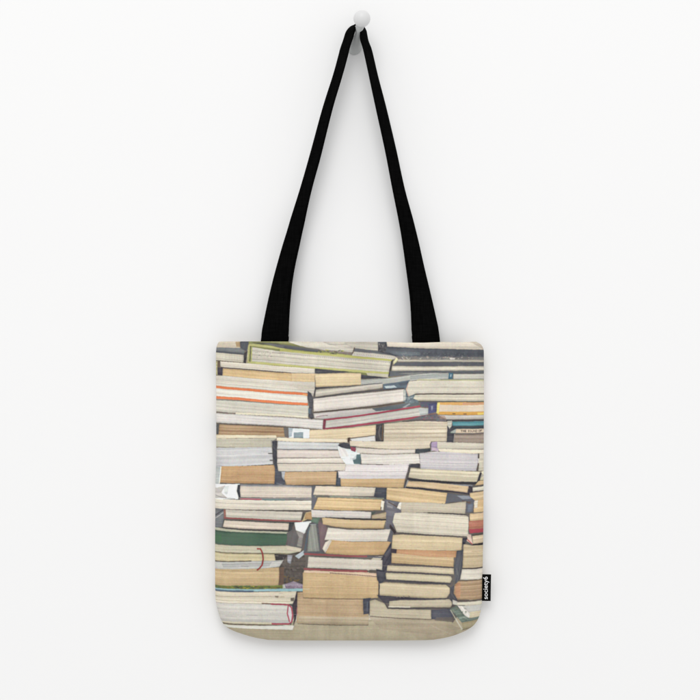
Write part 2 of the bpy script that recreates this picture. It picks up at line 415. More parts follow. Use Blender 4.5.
    P((60, 66, 72), '289.6,521.4 294.4,521.8 291.6,531 288.6,530')
    Ln((58, 62, 68), '224.8,518.6 222.6,526.6 240,528.2 280,529.8 290,530.2', 1.1)
    P((186, 190, 168), '214,527 222,527.4 250,529.4 291.4,530.8 289.6,533.4 250,532.2 214,529.8')
    P((66, 108, 82), '214,529.8 250,531.4 288.6,533 286,544.2 250,544.4 214,543.2', amp=10, amp2=6)
    P((52, 88, 68), '214,529.8 288,532.8 288,534 214,531', a=.8, mark=False)
    P((60, 128, 70), '214,534 222,534 222,541 214,541', a=.45, mark=False)
    speck(240, 536, 262, 540, [(90, 132, 106), (52, 92, 70)], 14, 1.5, .5)
    P((108, 104, 106), '287,532 295,527 306,530 302,548 288,546', amp=12)
    P((236, 243, 245), '294.6,521.6 312,520 309,529 304,533 296,529.4', amp=10)
    P((158, 154, 150), '296,529 304,532 302,546 297,545 299,536', a=.8, mark=False)
    P((196, 192, 168), '214,543.6 250,544.6 288,544.6 302,547.4 299.6,552.8 270,552 214,551.2')
    P((204, 192, 172), '286,544 302,547 300.6,551 288,549.4', a=.8, mark=False)
    Ln((130, 120, 84), '214,551.6 270,552.4 300,553', .8, .8)
    P((203, 191, 152), '214,552 276,553 277,559.4 250,560 214,560.4')
    P((56, 50, 52), '275,552.6 290,554 288,566 284.6,566 284.6,558.8 276,559')
    P((186, 187, 184), '214,560.6 270,559.4 284.8,558.6 284,565 262,567.6 214,568.6', amp=10)
    P((160, 162, 164), '222,562.6 260,561.6 272,561 270,565 224,566.6', a=.7, mark=False)
    Ln((92, 86, 70), '214,560.6 252,559.8', 1.0)
    P((201, 175, 132), '214,568.4 262,567.2 279.6,566 280.6,574 278.6,585.4 214,585.4', amp=9, amp2=6)
    P((190, 166, 128), '230,568.4 278,567.4 278,570 230,571', a=.5, mark=False)
    # jumble between the piles
    P((82, 72, 66), '279.6,566 288,553 303.6,550 306,560 303,584 300,590 278.4,590 281,575', amp=12)
    P((112, 78, 58), '279.6,566 284.6,566 284,584 279.4,584', a=.8, mark=False)
    speck(283, 556, 303, 576, [(58, 52, 56), (100, 90, 80), (78, 68, 66), (120, 112, 108)], 50, 1.4, 1.2)
    P((170, 172, 188), '287.6,553.6 293,554 291,563 287.6,561', a=.85, mark=False)
    P((190, 204, 216), '295,555 304,549 305,553 299,558', a=.9, mark=False)
    speck(284, 575, 300, 582, [(176, 140, 66), (150, 112, 56), (70, 56, 44), (120, 92, 50)], 30, 1.5, .7)
    P((154, 140, 158), '284,583 294,580 303,583 303,588.4 285,588', amp=12)
    P((206, 210, 196), '280,585 284.6,582.6 286,587 280,588', a=.8, mark=False)
    speck(286, 583, 302, 588, [(120, 104, 124), (180, 164, 182)], 16, 1.4, .7)
    # grey leaning book
    P((84, 84, 94), '306,530 310,522 318,521 322,528 323,552.4 304,552.4')
    P((138, 142, 136), '309,527 311.4,523.6 316.4,523.8 320,550.4 307.4,550.8', amp=14)
    Ln((184, 196, 196), '310,523.6 316.6,523.4', 1.0, .7)
    Ln((74, 108, 126), '309.6,526 304.6,550', .9, .8)
    P((124, 98, 106), '318,520 326.4,524 328,531 324,546 321,550 319.6,535', amp=10)
    P((96, 132, 112), '312,517 320,516.6 318,523 311,521', a=.8, mark=False)
    P((70, 66, 74), '330,515.6 340,516.4 340,519 326,518', mark=False)
    P((176, 140, 98), '306,512.6 313,511 312,519 305,518')
    # ---------------- lower left big book
    P((120, 132, 64), '214,584.6 250,584.4 283,584 283,588 214,588', amp=22)
    speck(215, 585, 282, 587, [(44, 96, 62), (196, 190, 70), (60, 60, 44), (150, 120, 60)], 70, 2.2, .5)
    P((150, 190, 196), '214,587.4 250,587.8 303.6,587.2 303.6,590 214,590.6', amp=12)
    P((74, 100, 130), '214,589 254,589.4 254,590.8 214,590.8', mark=False)
    P((206, 198, 178), '214,590.6 254,590.8 297,590 294.4,601 293,602.6 214,601.6', amp=10)
    Ln((164, 152, 132), '214,595.6 250,595.2 285,595.6', .7, .8); Ln((176, 164, 144), '214,599.4 293,600.6', .6, .7)
    P((222, 214, 196), '214,600 293.6,601 292.6,602.8 214,601.8', mark=False)
    P((96, 84, 76), '291,596.6 294.6,596.4 294,600 291,599.6', a=.8, mark=False)
    P((110, 96, 84), '275,594.6 279,594.6 278.6,596.4 276,596.2', a=.6, mark=False)
    Ln((140, 104, 86), '262,601.8 272,602.4', .9, .7)
    P((200, 199, 194), '214,602 240,602.4 271,603 290,603.4 291,614 290.6,622.4 214,621.4', amp=9, amp2=5)
    P((208, 201, 178), '214,620.4 272,621.4 272,623.2 214,622.8')
    P((206, 198, 204), '288.6,603.4 292.4,605 293.4,613 291.6,621.6 289,622.6', amp=4)
    Ln((188, 82, 100), '271,602.7 289,603.6 292,606.6 293,614 291.8,621 289,623 272,622.8', 1.5)
    Ln((188, 82, 100), '288.6,604 287.6,612 289.8,621', 1.1)
    Ln((84, 80, 76), '219,622.8 240,623.8 285,624.6', 1.0)
    P((214, 214, 205), '214,624 250,624.8 294.4,624.4 292.8,629.2 250,628 214,626.6', amp=6)
    P((66, 52, 64), '297.4,590 297.8,606 296,618 293.6,625 294.4,616 292.6,604 295,598')
    # red ribbon bookmark
    Ln((178, 48, 46), '257.6,547.4 261,547.6 263,552 263.8,558 262.6,563.6 260,567 257.4,569', 1.3)
    # ================= centre-left pile
    P((202, 205, 207), '278,440.6 300,441.6 339.4,442.4 338.6,449.2 300,449.2 277.6,448.6', amp=10)
    P((214, 204, 197), '277.4,449.2 338.6,449.8 341,453 340.4,457.2 277.4,457.2')
    P((218, 210, 200), '277.4,457.8 346.6,456.6 346,462.6 277.4,462.8')
    P((214, 206, 193), '277.4,463.2 346,463 345,470 310,471 278.6,470.6', amp=10)
    Ln((120, 120, 128), '277.6,448.8 300,449 338,449', .9, .8)
    Ln((132, 122, 118), '277.6,457.5 330,457.3 345,456.6', .7, .8)
    Ln((66, 60, 66), '347,462 346.2,470.4', 1.0); Ln((70, 66, 72), '335,470.4 345,470.2', .9)
    P((201, 168, 128), '285.4,471.2 310,471.2 337,470.8 336,484.2 310,484.4 286.6,484 284.6,478', amp=16)
    P((56, 66, 84), '336.8,470.6 340.6,477.6 338.6,485 336,485')
    P((230, 243, 246), '337.6,446 352,444 360,450 360,464 346,464 340,456', amp=8)
    P((64, 66, 82), '338,444.6 344,441.8 348,443 356,446.6 356,449 346,448 341,446.6')
    P((168, 66, 90), '350.4,446 356,447.2 355.4,451.4 351,450', mark=False)
    P((84, 116, 126), '352.6,458 357,454 361,454 360.6,463.6 354,463.2', amp=10)
    P((214, 222, 226), '350,451 357,452 356,458.6 350,460', a=.8, mark=False)
    P((226, 224, 226), '338.6,446.6 345,448.4 349,456 340.6,456.4', mark=False)
    P((92, 66, 52), '347.8,437.2 350.4,437 349.6,441.6 347.6,441.4', mark=False)
    # centre cream books
    P((60, 62, 72), '345,440 480,446 480,470 340,470', a=0, mark=False)
    P((219, 208, 187), '349.6,440.4 375,441 400,440.8 430.6,440.4 430,447.4 415,448.8 390,448.6 370,447.2 350,445.6')
    P((205, 198, 190), '355.4,447 375,448.4 400,449.2 415.4,449 415,452.6 385,453.8 357,452.4')
    P((58, 70, 82), '415,448.6 430,447.8 430,450.4 418,453.4 414.8,452.6')
    P((212, 208, 203), '360.4,453 385,454.2 418.6,453 419.6,463 390,463.8 361.4,463.4')
    P((170, 176, 182), '432,443 436,441 437,449 430,451')
    P((219, 214, 217), '346,463.4 380,464.2 409,463.2 407,471 405,478.2 338.6,478.2 338,470.4 345,470', amp=8)
    Ln((184, 180, 184), '339,471 380,471.2 406,470.8', .7, .8)
    P((207, 176, 131), '339.6,478.2 405,478 403,487 380,486.6 341,485.6', amp=10)
    P((64, 76, 96), '337.4,477.6 340.4,477.4 340.8,485.4 337.4,485')
    # lavender book, right
    P((206, 200, 184), '436.6,441.2 460,442 495,443.6 495,449 436.6,448.4')
    P((222, 213, 193), '436.6,448.2 460,449 495,449.6 495,454 440,451.8')
    P((165, 146, 180), '430.6,441.8 436.8,441 436.8,447.6 430.8,446.4')
    P((196, 176, 196), '430.6,446.6 438,448 438,451 431,449.6')
    Ln((74, 66, 88), '431,441.6 429.6,444 430.2,447.4', .8)
    P((201, 198, 204), '419,452.4 436,450.8 460,452.4 478.6,453.6 477.4,463 476,470.4 440,469.6 420,468.6', amp=10)
    P((208, 202, 184), '479,453.6 495,454 495,471 478,470.6')
    Ln((66, 60, 58), '478.2,453 477.8,458', 1.0); Ln((228, 224, 216), '478.4,458 478,463', .9); Ln((66, 60, 58), '478,463 476.4,470', 1.5)
    P((60, 60, 76), '408,464.4 414,463.2 419.4,463.8 418.6,467 410,466.8')
    # diagonal pages right
    P((204, 195, 170), '409.6,466.8 420,467.8 450,469.6 480.6,471 477.2,481.6 450,480.8 420,478.6 408,476.6', amp=16)
    P((216, 208, 176), '481,471 495,470 495,480 478.6,480'); P((172, 166, 158), '480,470.6 484,476 479,478.6', a=.7, mark=False)
    P((60, 58, 66), '479.6,472 481.4,472.6 478.4,483.6 472,484 420,481 406.6,478.6 406.4,477 420,478.6 450,480.8 476.4,481.4')
    P((214, 184, 140), '478,480.6 495,479.6 495,484 474,485')
    P((214, 187, 148), '408,480.2 420,480.8 450,483.2 468.4,485.2 467,492 450,490 420,486.8 404.6,485.8', amp=10)
    P((150, 154, 162), '446,483 472,484.2 472,486 466,485.6', a=.9, mark=False)
    P((66, 58, 70), '468.2,485.2 472.4,486 472,491.4 468.8,494 450,491.4 420,488.4 403.4,487.4 403.6,486 420,487 450,490 466.8,492')
    P((166, 166, 164), '406.6,478.4 408.6,479.6 405,487 403.4,486.6')
    Ln((60, 58, 72), '410,466 407.2,477.6 404,486.6', 1.2)
    P((224, 218, 198), '472,486.6 495,485.4 495,489.6 472,490.6')
    P((216, 190, 148), '469,492 495,489.8 495,499.6 470,499.6')
    P((212, 180, 130), '474,499.4 495,499 495,511.8 473,511.8')
    P((218, 208, 190), '473,500 477.6,499.8 477,507 474,508')
    # T1 and neighbours
    P((212, 184, 138), '386.8,487 405,487.4 420,488.8 446.8,492.2 444.8,502.8 420,501.6 400,501.2 385,498.4', amp=10)
    P((98, 102, 116), '446.8,492.6 468,494.8 474,500 470,512 465,512 465.4,500.6 452,501 444.8,503')
    P((160, 168, 182), '456,495 468,494.8 472,498 462,498.6', a=.8, mark=False)
    P((92, 68, 60), '461,499.4 470,501 470,503 462,501', a=.8, mark=False)
    P((118, 130, 150), '467,504 473,503 472,511 467,511', a=.7, mark=False)
    P((202, 192, 172), '400,501.2 430,501.8 445,503 465.6,500.4 464.8,513 430,511.6 401,511.8', amp=10)
    P((112, 112, 124), '384,498.6 400,501.4 401,512 394,513 393,531 390,548 384,545 386,520', amp=10)
    P((140, 138, 144), '386,500 394,502 392,508 387,507', a=.7, mark=False)
    Ln((62, 58, 68), '388,501 394,504 399,508', 1.2)
    P((238, 234, 222), '399,501.6 401,501.4 400.4,508.8 396.4,507')
    P((209, 202, 185), '394.4,512.2 402,511.6 430,512 464,513.6 468,516 467.8,536 430,533.6 396.4,531.2 392.4,521', amp=9, amp2=6)
    Ln((72, 66, 68), '427,511.8 448,513 466,514', 1.2); Ln((92, 82, 76), '398,532 430,534 466,536', 1.0)
    P((62, 50, 54), '390,523 396,531 394.6,533 389,526', mark=False)
    # right edge column
    P((217, 188, 148), '469,512.6 495,512 495,519.8 469,520')
    P((182, 114, 92), '468.2,520 495,519.6 495,528.6 468.2,528.6')
    P((196, 62, 78), '468,528.4 495,528 495,531.6 469,532.4')
    P((92, 76, 66), '471,533.4 495,531.8 495,534.4 473,535')
    P((216, 196, 164), '471.6,535 495,534 495,543 472.6,543.6')
    P((216, 190, 176), '467,533 470.6,533.6 472.6,544 466,540')
    Ln((196, 84, 84), '466.6,538.4 472.6,544', .8)
    P((66, 58, 58), '472,543.2 495,542 495,545 473,545')
    P((206, 187, 152), '463,543 472,544.6 495,545 495,567 462,567')
    P((196, 176, 142), '471,550 495,549.6 495,551 471,551.4', a=.7, mark=False)
    Ln((66, 56, 58), '461,567.6 495,567', 1.2)
    P((213, 207, 195), '459.4,568.2 495,568 495,578.8 458.6,578.6', amp=8)
    P((58, 56, 72), '462,537 467,537 464.4,543.4 462,543.6')
    P((166, 137, 106), '456,580 495,579 495,598.8 457,598.4 453,593 453.4,585', amp=14)
    P((192, 134, 98), '455.6,582 460,581 460,596 457,597 454,592', a=.6, mark=False)
    Ln((118, 100, 82), '458,579.4 495,578.8', 1.0)
    Ln((58, 68, 74), '455,599 470,599.6 495,599', 1.8)
    # ---------------- lower centre: white/tan pile
    P((205, 200, 196), '311.4,509 350,510 371.4,511 370.6,517.4 350,517.2 312,516.4', amp=9)
    P((219, 205, 186), '315.8,485.4 350,486 375.6,487 374,495.4 350,495.4 313.2,494.2')
    P((196, 192, 180), '350,487 375.4,487.2 373.6,495.4 350,495.2', a=.6, mark=False)
    P((66, 72, 90), '375.6,487 386.4,487.2 386,498.6 382,498 373.8,495.6', amp=6)
    Ln((146, 150, 132), '315,495.6 340,496.2 384,497.8', 1.5); Ln((66, 60, 62), '316,495.6 330,495.8', .8)
    P((211, 181, 133), '318,496.6 350,497.6 382.4,498.6 381,509.4 350,509.8 313.4,508.6', amp=12)
    P((230, 224, 208), '381,499.8 384.4,500.4 383.2,509.6 380.6,509')
    Ln((56, 46, 54), '381,506 380.6,508.6', .9)
    Ln((96, 84, 80), '313,509 340,509.8 382,509.8', .8)
    P((60, 78, 70), '371.2,511 376,510.8 372,514.4')
    P((186, 167, 138), '371.8,514 386,510.8 385.6,518.8 371.6,518.4')
    P((66, 58, 60), '325,516.2 350,517.4 386,518 386,519.6 350,519.6 328,518')
    P((206, 180, 137), '322,517 326,516.8 345,518.6 385.6,519.4 383.4,527.6 355,527.6 335,526 323,523.4', amp=10)
    Ln((90, 72, 66), '326,525.6 350,528 384,528', 1.0)
    P((215, 209, 199), '328,526.6 350,528.6 375,528.8 390.4,528 387,540.2 350,540.4 324.6,539', amp=9)
    P((200, 166, 120), '331,539 350,540.6 388,540.4 391.4,541.4 384,553.6 350,554 325.6,552.4', amp=10, amp2=5)
    P((217, 208, 194), '329.6,539 332,539.6 325.4,552 322.4,548 325.6,541')
    P((62, 60, 78), '391,541 392.4,562 387,565 386,572 378,578 376,568 382,556', amp=8)
    P((104, 104, 116), '384,553.6 391,545.4 390,549 386,556', a=.7, mark=False)
    Ln((96, 100, 116), '366,555.4 382,556.2', 1.4)
    P((208, 201, 189), '308.6,555.4 350,557.4 382.4,558.6 382,569 350,568 307.6,566.4', amp=9)
    Ln((164, 78, 82), '304.6,552.8 330,554 350,555 367,555.2', 1.8)
    Ln((62, 54, 70), '367,555 384,554', 1.6)
    P((206, 176, 150), '304.4,569 350,570 378,572 378,576.6 350,574.4 303.4,572')
    Ln((164, 78, 80), '304,567.6 330,569 368,570', 2.0)
    Ln((96, 92, 78), '367,570 379,570.6', 1.6)
    Ln((120, 96, 76), '330,571.6 350,573 365,574.2 378,575.4', .9)
    P((199, 170, 126), '303,571.4 328,572 350,574 378.4,576.4 378.4,590 378,596.6 350,597.4 303,596.4', amp=8, amp2=6)
    P((189, 162, 127), '297.6,591 303,590.8 304,596.8 350,597.6 363.4,597.6 364,612.6 368.6,612.2 368.4,623.6 340,623.8 310,623.4 297,621.6', amp=9, amp2=6)
    P((174, 162, 138), '299,614.8 363,616 368.4,613 368.4,623.6 310,623.4 298,621', a=.75, mark=False)
    Ln((150, 126, 98), '303,596.8 350,597.6 363,597.6', .8)
    Ln((198, 118, 122), '297.4,606 297.2,614', .9, .8)
    Ln((112, 102, 84), '298,622.8 340,624.4 368,624', .9)
    P((60, 64, 86), '363,597.2 370.6,596.4 369.6,600 369.4,615 368.6,612.4 363.4,613')
    Ln((86, 102, 130), '367.4,600 367,610', 1.2, .8)
    P((50, 46, 60), '378.4,583 380,584 379.6,594 378.4,595')
    P((58, 60, 78), '376,568 384,569 386,578 380,583 377,578')
    # ---------------- lower centre-right pile
    P((206, 187, 150), '392.6,533.8 402,533.4 430,535 462,536.8 461,549.6 430,549.4 391,548', amp=10)
    P((196, 148, 108), '396,548.2 430,549.4 456.4,549.8 455.6,556.6 430,556 396,553.2', amp=10)
    P((66, 52, 66), '390.4,547.4 396.4,548 396,552.8 391,551.4')
    P((201, 173, 130), '391.4,551.6 400,552.6 430,556 453.4,556.4 453.2,566 430,564.6 391,562', amp=10)
    Ln((72, 58, 70), '390.6,562.3 410,563.4 430,565 453.4,566.6', 1.2)
    P((203, 190, 162), '387,564 420,565.6 453.4,567.2 453.6,573.4 430,572 386.4,569.6', amp=8)
    Ln((78, 70, 84), '386,570.2 420,572 450,574.2', 1.2)
    P((197, 187, 158), '385.6,571.4 420,573 450.4,575 451.6,578 449.6,581.8 420,580 386,578', amp=9)
    Ln((66, 64, 76), '384,579 420,581 450,583', 1.9)
    P((196, 181, 150), '379.4,582 386,580.8 420,583 445,583.6 449.4,586 449.4,592 446,596.8 430,597 400,595.4 379.2,593.8', amp=12)
    Ln((70, 68, 78), '446,583.4 450.4,587 450.4,592.6 447,597.6 440,598.6', 1.2)
    P((66, 60, 76), '377,593.8 400,595.6 420,597.2 441,597.4 440,599 400,600.6 390,602 383.6,601.6', amp=8)
    speck(396, 594.6, 412, 597, [(170, 160, 140), (60, 52, 66)], 12, 1.2, .5)
    P((190, 180, 156), '389,599.8 400,598.6 420,598.6 450.6,598 451.8,604 450,606.2 420,606 388.6,606', amp=10)
    P((218, 212, 194), '388,604.6 410,605 410,606.4 388,606.2', a=.8, mark=False)
    Ln((66, 64, 76), '384.4,601 387.6,606.6 400,607.2 430,607.4 450,606.6 452.6,603 451.6,598.6', 1.2)
    P((187, 177, 153), '369.6,599.4 375,598 384,601.6 387.4,607.4 410,608 430.6,608.4 431,618 400,616.8 369.6,614.4', amp=7)
    Ln((112, 98, 80), '370,615 400,617.2 431,618.2', .9)
    P((68, 72, 94), '431,608.6 451,607.2 452.6,613 451.6,618.6 431,617.8', amp=6)
    P((104, 94, 88), '436,616 452,616 452,621 434,619', a=.8, mark=False)
    # dark slot right of that pile
    P((74, 78, 92), '456.6,550 462.8,549 461.6,567 459.6,578 455,583 453.4,566.6', amp=10)
    Ln((160, 162, 162), '456.2,567 457,574', .9, .7); Ln((140, 146, 150), '454,576 452,590', .7, .5)
    P((66, 66, 80), '450,586 454,584 453,592 457,599 452,601 449,598', mark=False)
    # lower right corner
    P((206, 204, 194), '452,598.4 457,600 457,604 452,603'); P((207, 203, 184), '457,600.8 495,600 495,604.2 456,604', amp=6)
    P((196, 197, 192), '458,604.4 495,604 495,611.6 468,610.8', amp=8)
    P((206, 197, 168), '467,611 495,609.4 495,617 469,616.6', amp=8)
    P((222, 220, 214), '456.6,604.2 462,604.6 469.8,612.6 468.6,617 464,614')
    P((112, 128, 118), '449.4,607.6 456,604 464,614.2 468.6,617.2 482,616 482,618.4 461.4,621.4', amp=18)
    speck(452, 606, 466, 619, [(160, 170, 158), (72, 88, 84), (132, 140, 116)], 34, 1.3, .6)
    P((164, 154, 122), '461.6,621.6 482,618.2 482,626 463.4,629.4', amp=12)
    Ln((196, 192, 176), '449.8,608.4 456,619 462.4,629.6', 1.1, .9)
    Ln((178, 166, 146), '431,624.6 452,634', .8, .55)
    Ln((96, 92, 74), '462,629.4 472,627', .9, .8)

draw_print()
# scuffs, foxing and slightly proud leaves scattered over the page blocks
for _ in range(420):
    x = random.uniform(214, 484); y = random.uniform(345, 622); l = random.uniform(2, 12)
    j = int((y - Y0) * S); i = int((x - X0) * S)
    if img[j, i].mean() < 150: continue
    base = img[j, i]; d = random.choice((-34, -24, -16, 16, 22))
    Ln(tuple(np.clip(base + d * np.array([1, 1, .9]), 20, 245)), '%f,%f %f,%f' % (x, y, x + l, y + l * random.uniform(-.02, .05)), random.uniform(.25, .6), random.uniform(.3, .7), amp=4)

def blur(a, s):
    r = int(3 * s) + 1
    k = np.exp(-0.5 * (np.arange(-r, r + 1) / s) ** 2); k /= k.sum()
    for ax in (0, 1):
        p = [(0, 0)] * a.ndim; p[ax] = (r, r)
        q = np.pad(a, p, mode='edge'); o = np.zeros_like(a)
        for i, kk in enumerate(k):
            sl = [slice(None)] * a.ndim; sl[ax] = slice(i, i + a.shape[ax])
            o += kk * q[tuple(sl)]
        a = o
    return a

# thin dark contact lines where one printed book meets the next
mk = np.zeros((H_, W_))
mk[:-1][idm[:-1] != idm[1:]] = 1.0
mk[:, :-1][idm[:, :-1] != idm[:, 1:]] = 1.0
line = np.clip(blur(mk, 1.3) * 2.6, 0, 1)
soft = np.clip(blur(mk, 4.5) * 2.5, 0, 1)
img *= (1 - 0.05 * line - 0.04 * soft)[:, :, None]
# ink unevenness and grain of the photographic print
g1 = rng.normal(0, 1, (H_ // 10 + 2, W_ // 10 + 2)); g1 = np.kron(g1, np.ones((10, 10)))[:H_, :W_]
img += blur(g1, 7.0)[:, :, None] * np.array([2.2, 2.0, 1.5])
g2 = rng.normal(0, 1, (H_, W_, 3)); g2 = blur(g2, 1.6)
img += g2 * 13
img = blur(img, 1.45)
hp = img - blur(img, 7.0)
img = np.clip(img + 0.38 * hp, 3, 250)
lum = (img @ np.array([0.3, 0.59, 0.11]))[:, :, None]
img = lum + (img - lum) * 0.84                      # faded inks
dark = np.clip((125 - lum) / 60.0, 0, 1)
img = lum * np.array([1.02, 1.0, 0.985]) * 0.45 * dark + img * (1 - 0.45 * dark)
# soft penumbra of the photographed gaps on the pages beside them
dm = np.clip((120 - lum[:, :, 0]) / 40.0, 0, 1)
pen = np.clip(blur(dm, 7.0) * 1.6, 0, 1) * (1 - dm)
img *= (1 - 0.26 * pen)[:, :, None]
# slow tonal drift of the photographic print
for sc_, am in ((60, 3.0), (22, 1.8)):
    gg = rng.normal(0, 1, (H_ // sc_ + 3, W_ // (sc_ * 2) + 3)); gg = np.kron(gg, np.ones((sc_, sc_ * 2)))[:H_, :W_]
    gg = blur(gg, sc_ * .6); img += (gg / gg.std() * am)[:, :, None] * np.array([1, .97, .9])
img = np.clip(10 + img * np.array([0.995, 0.982, 0.958]) + np.array([1, 1, 1]) + 9 * dark, 0, 240)
print_lin = srgb(img)

_w = [rng.uniform(0, 6.28, 8) for _ in range(4)]
def sample(x, y):
    # paper edges are never ruler-straight
    dx = 0.16 * np.sin(y * 0.9 + _w[0][0] + 1.3 * np.sin(x * 0.31)) + 0.18 * np.sin(y * 0.37 + x * 0.21 + _w[0][1])
    dy = 0.20 * np.sin(x * 0.42 + _w[1][0] + 1.5 * np.sin(y * 0.23)) + 0.14 * np.sin(x * 1.05 + _w[1][1] + np.sin(y * 0.5) * 2) + 0.22 * np.sin(x * 0.13 + y * 0.3 + _w[1][2])
    x = x + dx * 0.3; y = y + dy * 0.3
    u = np.clip((x - X0) * S - 0.5, 0, W_ - 2); v = np.clip((y - Y0) * S - 0.5, 0, H_ - 2)
    i = u.astype(int); j = v.astype(int); fu = (u - i)[..., None]; fv = (v - j)[..., None]
    return (print_lin[j, i] * (1 - fu) * (1 - fv) + print_lin[j, i + 1] * fu * (1 - fv)
            + print_lin[j + 1, i] * (1 - fu) * fv + print_lin[j + 1, i + 1] * fu * fv)

# ------------------------------------------------------------------ mesh helpers
def tagset(o, label=None, cat=None, kind=None):
    if label: o['label'] = label
    if cat: o['category'] = cat
    if kind: o['kind'] = kind

def link_mesh(name, me, mat, parent=None, smooth=True):
    me.materials.append(mat)
    if smooth: me.polygons.foreach_set('use_smooth', [True] * len(me.polygons))
    o = bpy.data.objects.new(name, me); C.objects.link(o)
    if parent: o.parent = parent; o.matrix_parent_inverse.identity(); o.location = tuple(-v for v in parent.location)
    return o

def grid_mesh(name, V, cols=None, flip=False):
    """V: rows x cols x 3"""
    R, Q = V.shape[:2]
    idx = np.arange(R * Q).reshape(R, Q)
    a, b, c, d = idx[:-1, :-1], idx[:-1, 1:], idx[1:, 1:], idx[1:, :-1]
    F = np.stack([a, d, c, b] if not flip else [a, b, c, d], -1).reshape(-1, 4)
    me = bpy.data.meshes.new(name)
    me.vertices.add(R * Q); me.vertices.foreach_set('co', V.reshape(-1).astype(np.float32))
    me.loops.add(F.size); me.loops.foreach_set('vertex_index', F.reshape(-1).astype(np.int32))
    me.polygons.add(len(F)); me.polygons.foreach_set('loop_start', (np.arange(len(F)) * 4).astype(np.int32))
    me.update(calc_edges=True); me.validate()
    if cols is not None:
        at = me.color_attributes.new('print', 'FLOAT_COLOR', 'POINT')
        cc = np.ones((R * Q, 4), dtype=np.float32); cc[:, :3] = cols.reshape(-1, 3)
        at.data.foreach_set('color', cc.reshape(-1))
    return me

def empty(name, loc):
    o = bpy.data.objects.new(name, None); C.objects.link(o); o.location = loc
    o.empty_display_size = 0.05
    return o

# ------------------------------------------------------------------ wall
me = bpy.data.meshes.new('wall')
n = 12
gx = np.linspace(-6, 6, n); gz = np.linspace(-4, 8, n)
V = np.zeros((n, n, 3)); V[..., 0] = gx[None, :]; V[..., 2] = gz[::-1][:, None]
wall = link_mesh('wall', grid_mesh('wall', V), mat_wall(), smooth=False)
wall['kind'] = 'structure'

# ------------------------------------------------------------------ tote bag
K = (D - 0.0225) / D
bag = empty('tote_bag', (0.0, -0.012, wz(641, K)))
tagset(bag, 'canvas tote bag printed with piles of old books, hanging by black straps from knob', 'tote bag')
canvas = mat_canvas()

LY = [342, 343, 344.5, 347, 350, 354, 400, 460, 480, 540, 585, 600, 605, 612, 618, 624, 628, 632, 636, 639, 641]
LX = [218.2, 217.6, 217.0, 216.2, 215.9, 215.6, 216, 216, 215.3, 214.8, 214.9, 215.3, 216.1, 217.8, 219.8, 222.8, 226.8, 234.5, 245.5, 255.5, 267]
RY = [342, 343, 344.5, 346.5, 349, 351, 400, 460, 530, 560, 580, 600, 608, 612, 618, 622, 626, 630, 634, 637, 639, 641]
RX = [477.4, 479.6, 481.4, 482.8, 483.7, 484.1, 484.2, 483.9, 483.6, 483, 482.6, 482.3, 481.8, 480.9, 479, 477, 473.8, 468.2, 460.3, 452.5, 445.5, 434]
TX = [214, 221, 250, 300, 390, 405, 424, 445, 462, 472, 490]
TD = [0.5, .15, 0.0, .25, .5, 1.3, 1.3, .55, .9, .3, .2]

D_SEAM, D_MAX = 0.018, 0.036
def fold_noise(x, y):
    a = 0.0016 * np.sin(x * 0.045 + 1.0 + 0.01 * y) * np.sin(y * 0.020 + 0.5)
    a += 0.0011 * np.sin(x * 0.020 - y * 0.034 + 2.0)
    # slack at the mouth of the bag, under and beside the strap ends
    m = np.exp(-((y - 342) / 26.0) ** 2)
    a += m * (0.0012 * np.sin(x * 0.11 + 0.4) + 0.0008 * np.sin(x * 0.23 + 1.7))
    # pulls running down from the strap ends
    for sx, dr in ((274, -0.10), (426, 0.10)):
        a += 0.0020 * np.exp(-((x - sx - dr * (y - 342)) / 12.0) ** 2) * np.exp(-((y - 342) / 60.0) ** 2)
    return a

